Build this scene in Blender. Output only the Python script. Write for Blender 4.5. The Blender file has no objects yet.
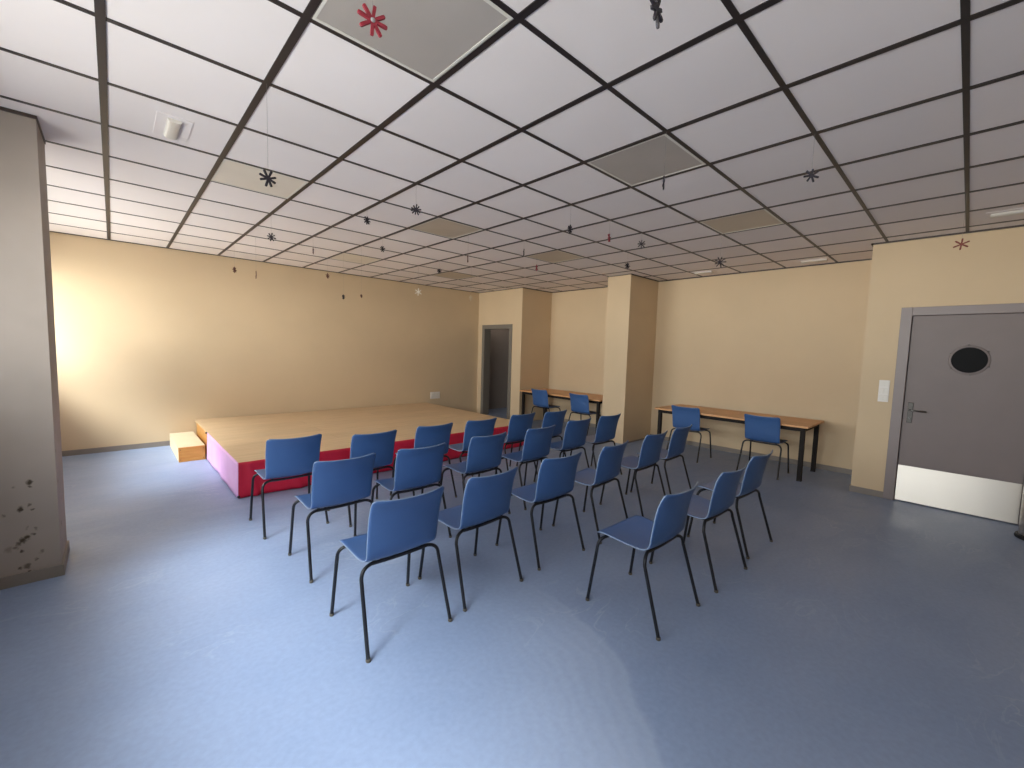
import bpy, bmesh, math, random
from mathutils import Vector, Matrix
random.seed(7)
S = bpy.context.scene
COL = S.collection
PI = math.pi
CAM_Z = 1.53          # lens height above the floor
CEIL = 2.83           # underside of the suspended ceiling
GX, GY, TILE = -0.5932, 2.5102, 0.6   # ceiling grid origin and module

# ------------------------------------------------------------------ helpers
def link(o, parent=None):
    COL.objects.link(o)
    if parent is not None:
        o.parent = parent
    return o

def obj(name, bm, mat, parent=None, smooth=False, loc=None, recalc=True):
    me = bpy.data.meshes.new(name)
    if recalc:
        bmesh.ops.recalc_face_normals(bm, faces=bm.faces[:])
    bm.to_mesh(me); bm.free()
    if isinstance(mat, (list, tuple)):
        for m in mat: me.materials.append(m)
    else:
        me.materials.append(mat)
    if smooth:
        for p in me.polygons: p.use_smooth = True
    o = bpy.data.objects.new(name, me)
    if loc is not None: o.location = loc
    return link(o, parent)

def smooth_by_angle(o, deg=40):
    me = o.data
    for p in me.polygons: p.use_smooth = True
    me.set_sharp_from_angle(angle=math.radians(deg))
    return o

def empty(name, label, cat, loc=(0, 0, 0), rz=0.0, group=None):
    o = bpy.data.objects.new(name, None)
    o.empty_display_size = 0.1
    o.location = loc; o.rotation_euler = (0, 0, rz)
    link(o)
    return tag(o, label, cat, group)

def tag(o, label, cat, group=None):
    o['label'] = label; o['category'] = cat
    if group: o['group'] = group
    return o

def struct(o, label=None, cat=None):
    o['kind'] = 'structure'
    if label: o['label'] = label
    if cat: o['category'] = cat
    return o

def add_box(bm, x0, x1, y0, y1, z0, z1, bevel=0.0, seg=2, mat=0):
    r = bmesh.ops.create_cube(bm, size=1.0)
    vs = r['verts']
    for v in vs:
        v.co = Vector(((x0 + x1) / 2 + v.co.x * (x1 - x0), (y0 + y1) / 2 + v.co.y * (y1 - y0), (z0 + z1) / 2 + v.co.z * (z1 - z0)))
    fs = list({f for v in vs for f in v.link_faces})
    for f in fs: f.material_index = mat
    if bevel > 0:
        es = list({e for v in vs for e in v.link_edges})
        bmesh.ops.bevel(bm, geom=es, offset=bevel, segments=seg, affect='EDGES', profile=0.5)
    return vs

def box(name, dims, mat, parent=None, bevel=0.0, seg=2):
    bm = bmesh.new(); add_box(bm, *dims, bevel=bevel, seg=seg)
    return obj(name, bm, mat, parent)

def boxes(name, lst, mat, parent=None, bevel=0.0):
    bm = bmesh.new()
    for d in lst: add_box(bm, *d, bevel=bevel)
    return obj(name, bm, mat, parent)

def add_tube(bm, pts, r, n=10, caps=True, r_end=None):
    pts = [Vector(p) for p in pts]
    rings = []
    t = (pts[1] - pts[0]).normalized()
    u = t.orthogonal().normalized()
    for i, p in enumerate(pts):
        if i == 0: d = pts[1] - pts[0]
        elif i == len(pts) - 1: d = pts[-1] - pts[-2]
        else: d = (pts[i + 1] - pts[i]).normalized() + (pts[i] - pts[i - 1]).normalized()
        d.normalize()
        u = (u - d * u.dot(d)).normalized(); w = d.cross(u)
        rr = r if r_end is None else r + (r_end - r) * i / (len(pts) - 1)
        rings.append([bm.verts.new(p + (u * math.cos(2 * PI * k / n) + w * math.sin(2 * PI * k / n)) * rr) for k in range(n)])
    for a, b in zip(rings, rings[1:]):
        for k in range(n):
            bm.faces.new((a[k], a[(k + 1) % n], b[(k + 1) % n], b[k]))
    if caps:
        bm.faces.new(rings[0][::-1]); bm.faces.new(rings[-1])

def add_lathe(bm, prof, n=32, axis='Z', origin=(0, 0, 0)):
    o = Vector(origin); rings = []
    for r, h in prof:
        ring = []
        for k in range(n):
            a = 2 * PI * k / n
            if axis == 'Z': p = Vector((r * math.cos(a), r * math.sin(a), h))
            else: p = Vector((h, r * math.cos(a), r * math.sin(a)))      # around X
            ring.append(bm.verts.new(o + p))
        rings.append(ring)
    for a, b in zip(rings, rings[1:]):
        for k in range(n):
            bm.faces.new((a[k], a[(k + 1) % n], b[(k + 1) % n], b[k]))
    bm.faces.new(rings[0][::-1]); bm.faces.new(rings[-1])

def arc(p0, p1, p2, n=6):
    """quadratic bend from p0 to p2 with corner p1"""
    p0, p1, p2 = Vector(p0), Vector(p1), Vector(p2)
    return [p0 * (1 - t) ** 2 + p1 * 2 * t * (1 - t) + p2 * t * t for t in [k / n for k in range(n + 1)]]

# ------------------------------------------------------------------ materials
def new_mat(name):
    m = bpy.data.materials.new(name); m.use_nodes = True
    nt = m.node_tree
    return m, nt, nt.nodes['Principled BSDF']

def principled(name, col, rough=0.5, metal=0.0, spec=0.5, var=0.0, scale=6.0, bump=0.0, bscale=60.0, stretch=None, coat=0.0):
    m, nt, b = new_mat(name)
    b.inputs['Base Color'].default_value = (*col, 1)
    b.inputs['Roughness'].default_value = rough
    b.inputs['Metallic'].default_value = metal
    b.inputs['Specular IOR Level'].default_value = spec
    if coat: b.inputs['Coat Weight'].default_value = coat; b.inputs['Coat Roughness'].default_value = 0.2
    tc = nt.nodes.new('ShaderNodeTexCoord')
    src = tc.outputs['Object']
    if stretch:
        mp = nt.nodes.new('ShaderNodeMapping'); mp.inputs['Scale'].default_value = stretch
        nt.links.new(src, mp.inputs['Vector']); src = mp.outputs['Vector']
    if var > 0:
        n = nt.nodes.new('ShaderNodeTexNoise'); n.inputs['Scale'].default_value = scale; n.inputs['Detail'].default_value = 5
        nt.links.new(src, n.inputs['Vector'])
        mr = nt.nodes.new('ShaderNodeMapRange')
        mr.inputs['From Min'].default_value = 0.3; mr.inputs['From Max'].default_value = 0.7
        mr.inputs['To Min'].default_value = 1 - var; mr.inputs['To Max'].default_value = 1 + var
        nt.links.new(n.outputs['Fac'], mr.inputs['Value'])
        vm = nt.nodes.new('ShaderNodeVectorMath'); vm.operation = 'SCALE'
        vm.inputs[0].default_value = col
        nt.links.new(mr.outputs['Result'], vm.inputs['Scale'])
        nt.links.new(vm.outputs['Vector'], b.inputs['Base Color'])
    if bump > 0:
        n2 = nt.nodes.new('ShaderNodeTexNoise'); n2.inputs['Scale'].default_value = bscale; n2.inputs['Detail'].default_value = 4
        nt.links.new(src, n2.inputs['Vector'])
        bp = nt.nodes.new('ShaderNodeBump'); bp.inputs['Strength'].default_value = bump; bp.inputs['Distance'].default_value = 0.002
        nt.links.new(n2.outputs['Fac'], bp.inputs['Height'])
        nt.links.new(bp.outputs['Normal'], b.inputs['Normal'])
    return m

WALL_C = (0.595, 0.457, 0.295)
M = {}
M['wall'] = principled('cream_wall_paint', WALL_C, 0.6, var=0.035, scale=1.3, bump=0.25, bscale=18, spec=0.35)
M['white_wall'] = principled('pale_plaster', (0.62, 0.54, 0.45), 0.65, var=0.03, scale=2, bump=0.2, bscale=25, spec=0.3)
M['base'] = principled('grey_baseboard', (0.22, 0.19, 0.165), 0.5, var=0.05)
M['dark_trim'] = principled('dark_brown_trim', (0.045, 0.03, 0.024), 0.45)
M['dark_wood'] = principled('dark_brown_door_paint', (0.10, 0.08, 0.07), 0.5)
M['grid'] = principled('black_ceiling_grid', (0.018, 0.014, 0.015), 0.42, spec=0.5)
M['door'] = principled('grey_door_paint', (0.198, 0.163, 0.158), 0.5, var=0.03, scale=4, spec=0.4)
M['frame'] = principled('grey_frame_paint', (0.235, 0.196, 0.192), 0.45, var=0.02)
M['frame_b'] = principled('olive_grey_frame_paint', (0.17, 0.15, 0.125), 0.5)
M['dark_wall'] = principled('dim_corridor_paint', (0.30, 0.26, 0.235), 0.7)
M['steel'] = principled('brushed_steel', (0.66, 0.62, 0.57), 0.36, metal=1.0, var=0.05, scale=3, stretch=(1, 1, 30))
def brushed(name, col, rough):
    m, nt, b = new_mat(name)
    b.inputs['Base Color'].default_value = (*col, 1); b.inputs['Metallic'].default_value = 1; b.inputs['Roughness'].default_value = rough
    b.inputs['Anisotropic'].default_value = 0.85; b.inputs['Anisotropic Rotation'].default_value = 0.25
    tg = nt.nodes.new('ShaderNodeTangent'); tg.direction_type = 'RADIAL'; tg.axis = 'Z'
    nt.links.new(tg.outputs['Tangent'], b.inputs['Tangent'])
    tc = nt.nodes.new('ShaderNodeTexCoord'); mp = nt.nodes.new('ShaderNodeMapping'); mp.inputs['Scale'].default_value = (1, 2, 60)
    nt.links.new(tc.outputs['Object'], mp.inputs['Vector'])
    n = nt.nodes.new('ShaderNodeTexNoise'); n.inputs['Scale'].default_value = 6; nt.links.new(mp.outputs['Vector'], n.inputs['Vector'])
    mr = nt.nodes.new('ShaderNodeMapRange'); mr.inputs['To Min'].default_value = rough - .06; mr.inputs['To Max'].default_value = rough + .06
    nt.links.new(n.outputs['Fac'], mr.inputs['Value']); nt.links.new(mr.outputs[0], b.inputs['Roughness'])
    return m
M['kick'] = brushed('brushed_kick_plate_steel', (0.72, 0.67, 0.60), 0.40)
M['chrome'] = principled('satin_nickel', (0.20, 0.19, 0.18), 0.35, metal=1.0)
M['dark_nickel'] = principled('dark_nickel', (0.10, 0.095, 0.09), 0.5, metal=0.9)
M['black_glass'] = principled('black_glass', (0.004, 0.004, 0.005), 0.55, spec=0.12)
M['black_rubber'] = principled('black_rubber', (0.012, 0.012, 0.013), 0.6)
M['white_plastic'] = principled('white_plastic', (0.74, 0.70, 0.65), 0.35)
M['pale_plastic'] = principled('pale_plastic', (0.72, 0.68, 0.62), 0.4)
M['tube'] = principled('black_steel_tube', (0.007, 0.008, 0.012), 0.42, spec=0.4)
M['cap'] = principled('tan_foot_cap', (0.10, 0.085, 0.065), 0.5)
M['shell'] = principled('blue_plastic', (0.043, 0.108, 0.275), 0.36, var=0.03, scale=9, bump=0.10, bscale=260, spec=0.6)
M['shell_edge'] = principled('pale_shell_edge', (0.19, 0.25, 0.36), 0.4)
M['apron'] = principled('dark_table_steel', (0.012, 0.009, 0.008), 0.7, spec=0.25)
M['window_frame'] = principled('white_aluminium', (0.72, 0.72, 0.70), 0.4)
M['rail_red'] = principled('red_painted_wood', (0.26, 0.016, 0.032), 0.55, var=0.15, scale=60)
M['peg_dark'] = principled('dark_painted_wood', (0.018, 0.014, 0.022), 0.6, var=0.2, scale=60)
M['peg_brown'] = principled('brown_painted_wood', (0.10, 0.030, 0.022), 0.6, var=0.2, scale=60)
M['peg_red_brown'] = principled('dark_red_painted_wood', (0.16, 0.022, 0.014), 0.6, var=0.2, scale=60)
M['peg_white'] = principled('white_painted_wood', (0.80, 0.76, 0.66), 0.6)
M['peg_pale'] = principled('pale_painted_wood', (0.52, 0.42, 0.28), 0.6)
M['thread'] = principled('grey_thread', (0.26, 0.25, 0.24), 0.7)
M['silver'] = principled('silver_bead', (0.32, 0.33, 0.34), 0.55, metal=0.4)
M['panel_frame'] = principled('white_panel_frame', (0.68, 0.66, 0.60), 0.45)
M['diffuser'] = principled('grey_light_diffuser', (0.40, 0.365, 0.335), 0.35, var=0.05, scale=3, bump=0.3, bscale=300)
M['diffuser_warm'] = principled('beige_light_diffuser', (0.50, 0.425, 0.335), 0.4, var=0.03, scale=3, bump=0.3, bscale=300)
M['diffuser_pale'] = principled('ivory_light_diffuser', (0.71, 0.65, 0.56), 0.4, var=0.03, scale=3, bump=0.3, bscale=300)
M['lens'] = principled('opal_lens', (0.66, 0.62, 0.56), 0.35)
M['asphalt'] = principled('outside_paving', (0.22, 0.22, 0.21), 0.9, var=0.1, scale=2)

def wood(name, c1, c2, rough, axis=0, scale=1.0, planks=None, spec=0.4):
    m, nt, b = new_mat(name)
    tc = nt.nodes.new('ShaderNodeTexCoord'); mp = nt.nodes.new('ShaderNodeMapping')
    sc = [14 * scale, 14 * scale, 14 * scale]; sc[axis] = 0.9 * scale
    mp.inputs['Scale'].default_value = sc
    nt.links.new(tc.outputs['Object'], mp.inputs['Vector'])
    n = nt.nodes.new('ShaderNodeTexNoise'); n.inputs['Scale'].default_value = 2.2; n.inputs['Detail'].default_value = 7; n.inputs['Roughness'].default_value = 0.65
    nt.links.new(mp.outputs['Vector'], n.inputs['Vector'])
    cr = nt.nodes.new('ShaderNodeValToRGB')
    cr.color_ramp.elements[0].position = 0.34; cr.color_ramp.elements[0].color = (*c1, 1)
    cr.color_ramp.elements[1].position = 0.66; cr.color_ramp.elements[1].color = (*c2, 1)
    nt.links.new(n.outputs['Fac'], cr.inputs['Fac'])
    out = cr.outputs['Color']
    if planks:
        br = nt.nodes.new('ShaderNodeTexBrick')
        br.inputs['Scale'].default_value = 1.0
        br.inputs['Brick Width'].default_value = planks[0]; br.inputs['Row Height'].default_value = planks[1]
        br.inputs['Mortar Size'].default_value = 0.004; br.inputs['Mortar Smooth'].default_value = 0.3
        br.inputs['Color1'].default_value = (1, 1, 1, 1); br.inputs['Color2'].default_value = (0.86, 0.86, 0.86, 1)
        br.inputs['Mortar'].default_value = (0.62, 0.58, 0.52, 1)
        nt.links.new(tc.outputs['Object'], br.inputs['Vector'])
        mx = nt.nodes.new('ShaderNodeMix'); mx.data_type = 'RGBA'; mx.blend_type = 'MULTIPLY'
        mx.inputs['Factor'].default_value = 0.55
        nt.links.new(out, mx.inputs['A']); nt.links.new(br.outputs['Color'], mx.inputs['B'])
        out = mx.outputs['Result']
    nt.links.new(out, b.inputs['Base Color'])
    b.inputs['Roughness'].default_value = rough
    b.inputs['Specular IOR Level'].default_value = spec
    return m

M['deck'] = wood('pale_oak_boards', (0.58, 0.405, 0.23), (0.70, 0.515, 0.32), 0.5, axis=0, planks=(2.4, 0.30))
M['table_wood'] = wood('orange_beech_veneer', (0.60, 0.30, 0.125), (0.70, 0.385, 0.18), 0.4, axis=1)
M['pine'] = wood('varnished_pine', (0.40, 0.17, 0.035), (0.56, 0.28, 0.07), 0.4, axis=0)
M['cream_wood'] = principled('cream_step_boards', (0.62, 0.52, 0.36), 0.5, var=0.03)  # cream tone for the step's tread and side boards

def skirt_mat(name, c1, c2):
    m, nt, b = new_mat(name)
    b.inputs['Roughness'].default_value = 0.5
    b.inputs['Specular IOR Level'].default_value = 0.4
    tc = nt.nodes.new('ShaderNodeTexCoord')
    n = nt.nodes.new('ShaderNodeTexNoise'); n.inputs['Scale'].default_value = 5
    nt.links.new(tc.outputs['Object'], n.inputs['Vector'])
    cr = nt.nodes.new('ShaderNodeValToRGB')
    cr.color_ramp.elements[0].position = 0.3; cr.color_ramp.elements[0].color = (*c1, 1)
    cr.color_ramp.elements[1].position = 0.7; cr.color_ramp.elements[1].color = (*c2, 1)
    nt.links.new(n.outputs['Fac'], cr.inputs['Fac']); nt.links.new(cr.outputs['Color'], b.inputs['Base Color'])
    return m
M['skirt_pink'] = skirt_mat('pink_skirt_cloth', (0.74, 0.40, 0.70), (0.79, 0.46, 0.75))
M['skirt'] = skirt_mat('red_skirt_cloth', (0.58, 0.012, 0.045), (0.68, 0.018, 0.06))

def glass_mat():
    m = bpy.data.materials.new('window_glass'); m.use_nodes = True
    nt = m.node_tree; nt.nodes.clear()
    out = nt.nodes.new('ShaderNodeOutputMaterial'); mix = nt.nodes.new('ShaderNodeMixShader')
    tr = nt.nodes.new('ShaderNodeBsdfTransparent'); gl = nt.nodes.new('ShaderNodeBsdfGlossy')
    tr.inputs['Color'].default_value = (0.94, 0.96, 0.95, 1); gl.inputs['Roughness'].default_value = 0.02
    lw = nt.nodes.new('ShaderNodeLayerWeight'); lw.inputs['Blend'].default_value = 0.12
    nt.links.new(lw.outputs['Facing'], mix.inputs['Fac'])
    nt.links.new(tr.outputs['BSDF'], mix.inputs[1]); nt.links.new(gl.outputs['BSDF'], mix.inputs[2])
    nt.links.new(mix.outputs['Shader'], out.inputs['Surface'])
    return m
M['glass'] = glass_mat()

def floor_mat():
    m, nt, b = new_mat('blue_grey_vinyl')
    L = nt.links.new
    tc = nt.nodes.new('ShaderNodeTexCoord')
    # broad mottling
    n1 = nt.nodes.new('ShaderNodeTexNoise'); n1.inputs['Scale'].default_value = 0.9; n1.inputs['Detail'].default_value = 6
    L(tc.outputs['Object'], n1.inputs['Vector'])
    cr = nt.nodes.new('ShaderNodeValToRGB')
    cr.color_ramp.elements[0].position = 0.32; cr.color_ramp.elements[0].color = (0.205, 0.272, 0.418, 1)
    cr.color_ramp.elements[1].position = 0.68; cr.color_ramp.elements[1].color = (0.260, 0.328, 0.478, 1)
    L(n1.outputs['Fac'], cr.inputs['Fac'])
    # fine speckle of the vinyl
    n2 = nt.nodes.new('ShaderNodeTexNoise'); n2.inputs['Scale'].default_value = 38; n2.inputs['Detail'].default_value = 4
    L(tc.outputs['Object'], n2.inputs['Vector'])
    mr = nt.nodes.new('ShaderNodeMapRange'); mr.inputs['From Min'].default_value = 0.3; mr.inputs['From Max'].default_value = 0.7
    mr.inputs['To Min'].default_value = 0.95; mr.inputs['To Max'].default_value = 1.05
    L(n2.outputs['Fac'], mr.inputs['Value'])
    vm = nt.nodes.new('ShaderNodeVectorMath'); vm.operation = 'SCALE'
    L(cr.outputs['Color'], vm.inputs[0]); L(mr.outputs['Result'], vm.inputs['Scale'])
    # pale wiping streaks: thin ridges of a stretched, warped noise, only in patches
    mp = nt.nodes.new('ShaderNodeMapping'); mp.inputs['Scale'].default_value = (1.0, 2.3, 1.0); mp.inputs['Rotation'].default_value = (0, 0, 0.5)
    L(tc.outputs['Object'], mp.inputs['Vector'])
    n3 = nt.nodes.new('ShaderNodeTexNoise'); n3.inputs['Scale'].default_value = 1.6; n3.inputs['Detail'].default_value = 5; n3.inputs['Distortion'].default_value = 1.4
    L(mp.outputs['Vector'], n3.inputs['Vector'])
    sb = nt.nodes.new('ShaderNodeMath'); sb.operation = 'SUBTRACT'; sb.inputs[1].default_value = 0.5
    ab = nt.nodes.new('ShaderNodeMath'); ab.operation = 'ABSOLUTE'
    L(n3.outputs['Fac'], sb.inputs[0]); L(sb.outputs[0], ab.inputs[0])
    m3 = nt.nodes.new('ShaderNodeMapRange'); m3.inputs['From Min'].default_value = 0.0; m3.inputs['From Max'].default_value = 0.018
    m3.inputs['To Min'].default_value = 1.0; m3.inputs['To Max'].default_value = 0.0
    L(ab.outputs[0], m3.inputs['Value'])
    n4 = nt.nodes.new('ShaderNodeTexNoise'); n4.inputs['Scale'].default_value = 1.1; n4.inputs['Detail'].default_value = 2
    L(tc.outputs['Object'], n4.inputs['Vector'])
    m4 = nt.nodes.new('ShaderNodeMapRange'); m4.inputs['From Min'].default_value = 0.5; m4.inputs['From Max'].default_value = 0.66
    L(n4.outputs['Fac'], m4.inputs['Value'])
    mu = nt.nodes.new('ShaderNodeMath'); mu.operation = 'MULTIPLY'; L(m3.outputs[0], mu.inputs[0]); L(m4.outputs[0], mu.inputs[1])
    mu2 = nt.nodes.new('ShaderNodeMath'); mu2.operation = 'MULTIPLY'; mu2.inputs[1].default_value = 0.24; L(mu.outputs[0], mu2.inputs[0])
    mx = nt.nodes.new('ShaderNodeMix'); mx.data_type = 'RGBA'
    mx.inputs['B'].default_value = (0.50, 0.55, 0.62, 1)
    L(mu2.outputs[0], mx.inputs['Factor']); L(vm.outputs['Vector'], mx.inputs['A'])
    # dried cleaning-water mark: a paler pool with a curved edge and faint ripples inside it
    wn = nt.nodes.new('ShaderNodeTexNoise'); wn.inputs['Scale'].default_value = 2.2; wn.inputs['Detail'].default_value = 3
    L(tc.outputs['Object'], wn.inputs['Vector'])
    ds = nt.nodes.new('ShaderNodeVectorMath'); ds.operation = 'DISTANCE'; ds.inputs[1].default_value = (0.44, 1.78, 0)
    L(tc.outputs['Object'], ds.inputs[0])
    wm = nt.nodes.new('ShaderNodeMath'); wm.operation = 'MULTIPLY_ADD'; wm.inputs[1].default_value = 0.24; L(wn.outputs['Fac'], wm.inputs[0]); L(ds.outputs['Value'], wm.inputs[2])
    e1 = nt.nodes.new('ShaderNodeMapRange'); e1.inputs['From Min'].default_value = 1.615; e1.inputs['From Max'].default_value = 1.645; e1.inputs['To Min'].default_value = 1; e1.inputs['To Max'].default_value = 0
    L(wm.outputs[0], e1.inputs['Value'])
    e2 = nt.nodes.new('ShaderNodeMapRange'); e2.inputs['From Min'].default_value = 0.75; e2.inputs['From Max'].default_value = 1.5; L(wm.outputs[0], e2.inputs['Value'])
    em = nt.nodes.new('ShaderNodeMath'); em.operation = 'MULTIPLY'; L(e1.outputs[0], em.inputs[0]); L(e2.outputs[0], em.inputs[1])
    rp = nt.nodes.new('ShaderNodeMath'); rp.operation = 'MULTIPLY'; rp.inputs[1].default_value = 95; L(wm.outputs[0], rp.inputs[0])
    rs = nt.nodes.new('ShaderNodeMath'); rs.operation = 'SINE'; L(rp.outputs[0], rs.inputs[0])
    rk = nt.nodes.new('ShaderNodeMath'); rk.operation = 'MULTIPLY_ADD'; rk.inputs[1].default_value = 0.12; rk.inputs[2].default_value = 0.75; L(rs.outputs[0], rk.inputs[0])
    e3 = nt.nodes.new('ShaderNodeMath'); e3.operation = 'MULTIPLY'; L(em.outputs[0], e3.inputs[0]); L(rk.outputs[0], e3.inputs[1])
    # the mark fades out towards its far end, under the chairs
    sy = nt.nodes.new('ShaderNodeSeparateXYZ'); L(tc.outputs['Object'], sy.inputs[0])
    e4 = nt.nodes.new('ShaderNodeMapRange'); e4.inputs['From Min'].default_value = 1.3; e4.inputs['From Max'].default_value = 2.1; e4.inputs['To Min'].default_value = 1; e4.inputs['To Max'].default_value = 0; L(sy.outputs['Y'], e4.inputs['Value'])
    e5 = nt.nodes.new('ShaderNodeMath'); e5.operation = 'MULTIPLY'; L(e3.outputs[0], e5.inputs[0]); L(e4.outputs[0], e5.inputs[1])
    e6 = nt.nodes.new('ShaderNodeMath'); e6.operation = 'MULTIPLY'; e6.inputs[1].default_value = 0.30; L(e5.outputs[0], e6.inputs[0])
    mw = nt.nodes.new('ShaderNodeMix'); mw.data_type = 'RGBA'; mw.inputs['B'].default_value = (0.46, 0.52, 0.64, 1)
    L(e6.outputs[0], mw.inputs['Factor']); L(mx.outputs['Result'], mw.inputs['A'])
    L(mw.outputs['Result'], b.inputs['Base Color'])
    rr = nt.nodes.new('ShaderNodeMapRange'); rr.inputs['From Min'].default_value = 0.3; rr.inputs['From Max'].default_value = 0.7
    rr.inputs['To Min'].default_value = 0.36; rr.inputs['To Max'].default_value = 0.50
    L(n3.outputs['Fac'], rr.inputs['Value']); L(rr.outputs[0], b.inputs['Roughness'])
    b.inputs['Specular IOR Level'].default_value = 0.5
    bp = nt.nodes.new('ShaderNodeBump'); bp.inputs['Strength'].default_value = 0.25; bp.inputs['Distance'].default_value = 0.004
    L(n3.outputs['Fac'], bp.inputs['Height']); L(bp.outputs['Normal'], b.inputs['Normal'])
    return m
M['floor'] = floor_mat()

def tile_mat():
    """off-white mineral tiles, each a shade of its own"""
    m, nt, b = new_mat('ceiling_tiles')
    L = nt.links.new
    tc = nt.nodes.new('ShaderNodeTexCoord')
    mp = nt.nodes.new('ShaderNodeMapping'); mp.inputs['Location'].default_value = (-GX / TILE, -GY / TILE, 0); mp.inputs['Scale'].default_value = (1 / TILE, 1 / TILE, 1)
    L(tc.outputs['Object'], mp.inputs['Vector'])
    fl = nt.nodes.new('ShaderNodeVectorMath'); fl.operation = 'FLOOR'; L(mp.outputs['Vector'], fl.inputs[0])
    wn = nt.nodes.new('ShaderNodeTexWhiteNoise'); wn.noise_dimensions = '2D'; L(fl.outputs['Vector'], wn.inputs['Vector'])
    mr = nt.nodes.new('ShaderNodeMapRange'); mr.inputs['To Min'].default_value = 0.95; mr.inputs['To Max'].default_value = 1.04
    L(wn.outputs['Value'], mr.inputs['Value'])
    n = nt.nodes.new('ShaderNodeTexNoise'); n.inputs['Scale'].default_value = 2.0; n.inputs['Detail'].default_value = 6
    L(tc.outputs['Object'], n.inputs['Vector'])
    m2 = nt.nodes.new('ShaderNodeMapRange'); m2.inputs['From Min'].default_value = 0.3; m2.inputs['From Max'].default_value = 0.7; m2.inputs['To Min'].default_value = 0.985; m2.inputs['To Max'].default_value = 1.015
    L(n.outputs['Fac'], m2.inputs['Value'])
    mu = nt.nodes.new('ShaderNodeMath'); mu.operation = 'MULTIPLY'; L(mr.outputs[0], mu.inputs[0]); L(m2.outputs[0], mu.inputs[1])
    vm = nt.nodes.new('ShaderNodeVectorMath'); vm.operation = 'SCALE'; vm.inputs[0].default_value = (0.82, 0.762, 0.750)
    L(mu.outputs[0], vm.inputs['Scale']); L(vm.outputs['Vector'], b.inputs['Base Color'])
    b.inputs['Roughness'].default_value = 0.75; b.inputs['Specular IOR Level'].default_value = 0.25
    n2 = nt.nodes.new('ShaderNodeTexNoise'); n2.inputs['Scale'].default_value = 120; L(tc.outputs['Object'], n2.inputs['Vector'])
    bp = nt.nodes.new('ShaderNodeBump'); bp.inputs['Strength'].default_value = 0.15; bp.inputs['Distance'].default_value = 0.002
    L(n2.outputs['Fac'], bp.inputs['Height']); L(bp.outputs['Normal'], b.inputs['Normal'])
    return m
M['tile'] = tile_mat()

# mould spots near the foot of the window pillar: (x, z, radius, strength) on its front face
SPOTS = [(-.405, .633, .017, 1), (-.400, .610, .010, .8), (-.448, .473, .016, 1), (-.410, .49, .010, .7), (-.395, .461, .010, .8), (-.516, .447, .011, .5),
         (-.444, .277, .020, 1), (-.428, .290, .017, 1), (-.462, .262, .016, .8), (-.474, .238, .013, .6), (-.505, .233, .020, .35), (-.454, .210, .011, .9), (-.388, .337, .010, .5),
         (-.402, .303, .011, .8), (-.369, .184, .014, .5), (-.434, .108, .018, .75), (-.463, .105, .011, .8), (-.427, .073, .010, .9), (-.407, .060, .011, .8),
         (-.375, .035, .019, 1), (-.362, .040, .013, .9), (-.474, .024, .012, .6), (-.470, .609, .008, .4), (-.424, .348, .010, .35), (-.396, .14, .010, .6)]
SIDE = [(3.96, .60, .018, .6), (4.02, .30, .02, .8), (3.94, .80, .014, .5), (4.1, .45, .016, .5)]
def pillar_mat():
    m, nt, b = new_mat('mouldy_pillar_plaster')
    L = nt.links.new
    tc = nt.nodes.new('ShaderNodeTexCoord')
    nz = nt.nodes.new('ShaderNodeTexNoise'); nz.inputs['Scale'].default_value = 45; nz.inputs['Detail'].default_value = 4
    L(tc.outputs['Object'], nz.inputs['Vector'])
    w1 = nt.nodes.new('ShaderNodeVectorMath'); w1.operation = 'SUBTRACT'; w1.inputs[1].default_value = (.5, .5, .5); L(nz.outputs['Color'], w1.inputs[0])
    w2 = nt.nodes.new('ShaderNodeVectorMath'); w2.operation = 'SCALE'; w2.inputs['Scale'].default_value = 0.035; L(w1.outputs['Vector'], w2.inputs[0])
    wa = nt.nodes.new('ShaderNodeVectorMath'); wa.operation = 'ADD'; L(tc.outputs['Object'], wa.inputs[0]); L(w2.outputs['Vector'], wa.inputs[1])
    acc = None
    pts = [((x, 3.885, z), r, s) for x, z, r, s in SPOTS] + [((-.29, y, z), r, s) for y, z, r, s in SIDE]
    for p, r, s in pts:
        d = nt.nodes.new('ShaderNodeVectorMath'); d.operation = 'DISTANCE'; d.inputs[1].default_value = p; L(wa.outputs['Vector'], d.inputs[0])
        mr = nt.nodes.new('ShaderNodeMapRange'); mr.interpolation_type = 'SMOOTHSTEP'
        mr.inputs['From Min'].default_value = r * 0.35; mr.inputs['From Max'].default_value = r * 1.25
        mr.inputs['To Min'].default_value = s; mr.inputs['To Max'].default_value = 0
        L(d.outputs['Value'], mr.inputs['Value'])
        if acc is None: acc = mr.outputs[0]
        else:
            mm = nt.nodes.new('ShaderNodeMath'); mm.operation = 'MAXIMUM'; L(acc, mm.inputs[0]); L(mr.outputs[0], mm.inputs[1]); acc = mm.outputs[0]
    n = nt.nodes.new('ShaderNodeTexNoise'); n.inputs['Scale'].default_value = 3; L(tc.outputs['Object'], n.inputs['Vector'])
    cr = nt.nodes.new('ShaderNodeValToRGB')
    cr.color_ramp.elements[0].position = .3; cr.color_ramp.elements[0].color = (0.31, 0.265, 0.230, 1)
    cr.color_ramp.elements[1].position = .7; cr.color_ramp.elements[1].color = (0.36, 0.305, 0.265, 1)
    L(n.outputs['Fac'], cr.inputs['Fac'])
    mx = nt.nodes.new('ShaderNodeMix'); mx.data_type = 'RGBA'; mx.inputs['B'].default_value = (0.055, 0.04, 0.026, 1)
    L(acc, mx.inputs['Factor']); L(cr.outputs['Color'], mx.inputs['A']); L(mx.outputs['Result'], b.inputs['Base Color'])
    b.inputs['Roughness'].default_value = 0.65; b.inputs['Specular IOR Level'].default_value = 0.3
    return m
M['pillar'] = pillar_mat()

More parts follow.
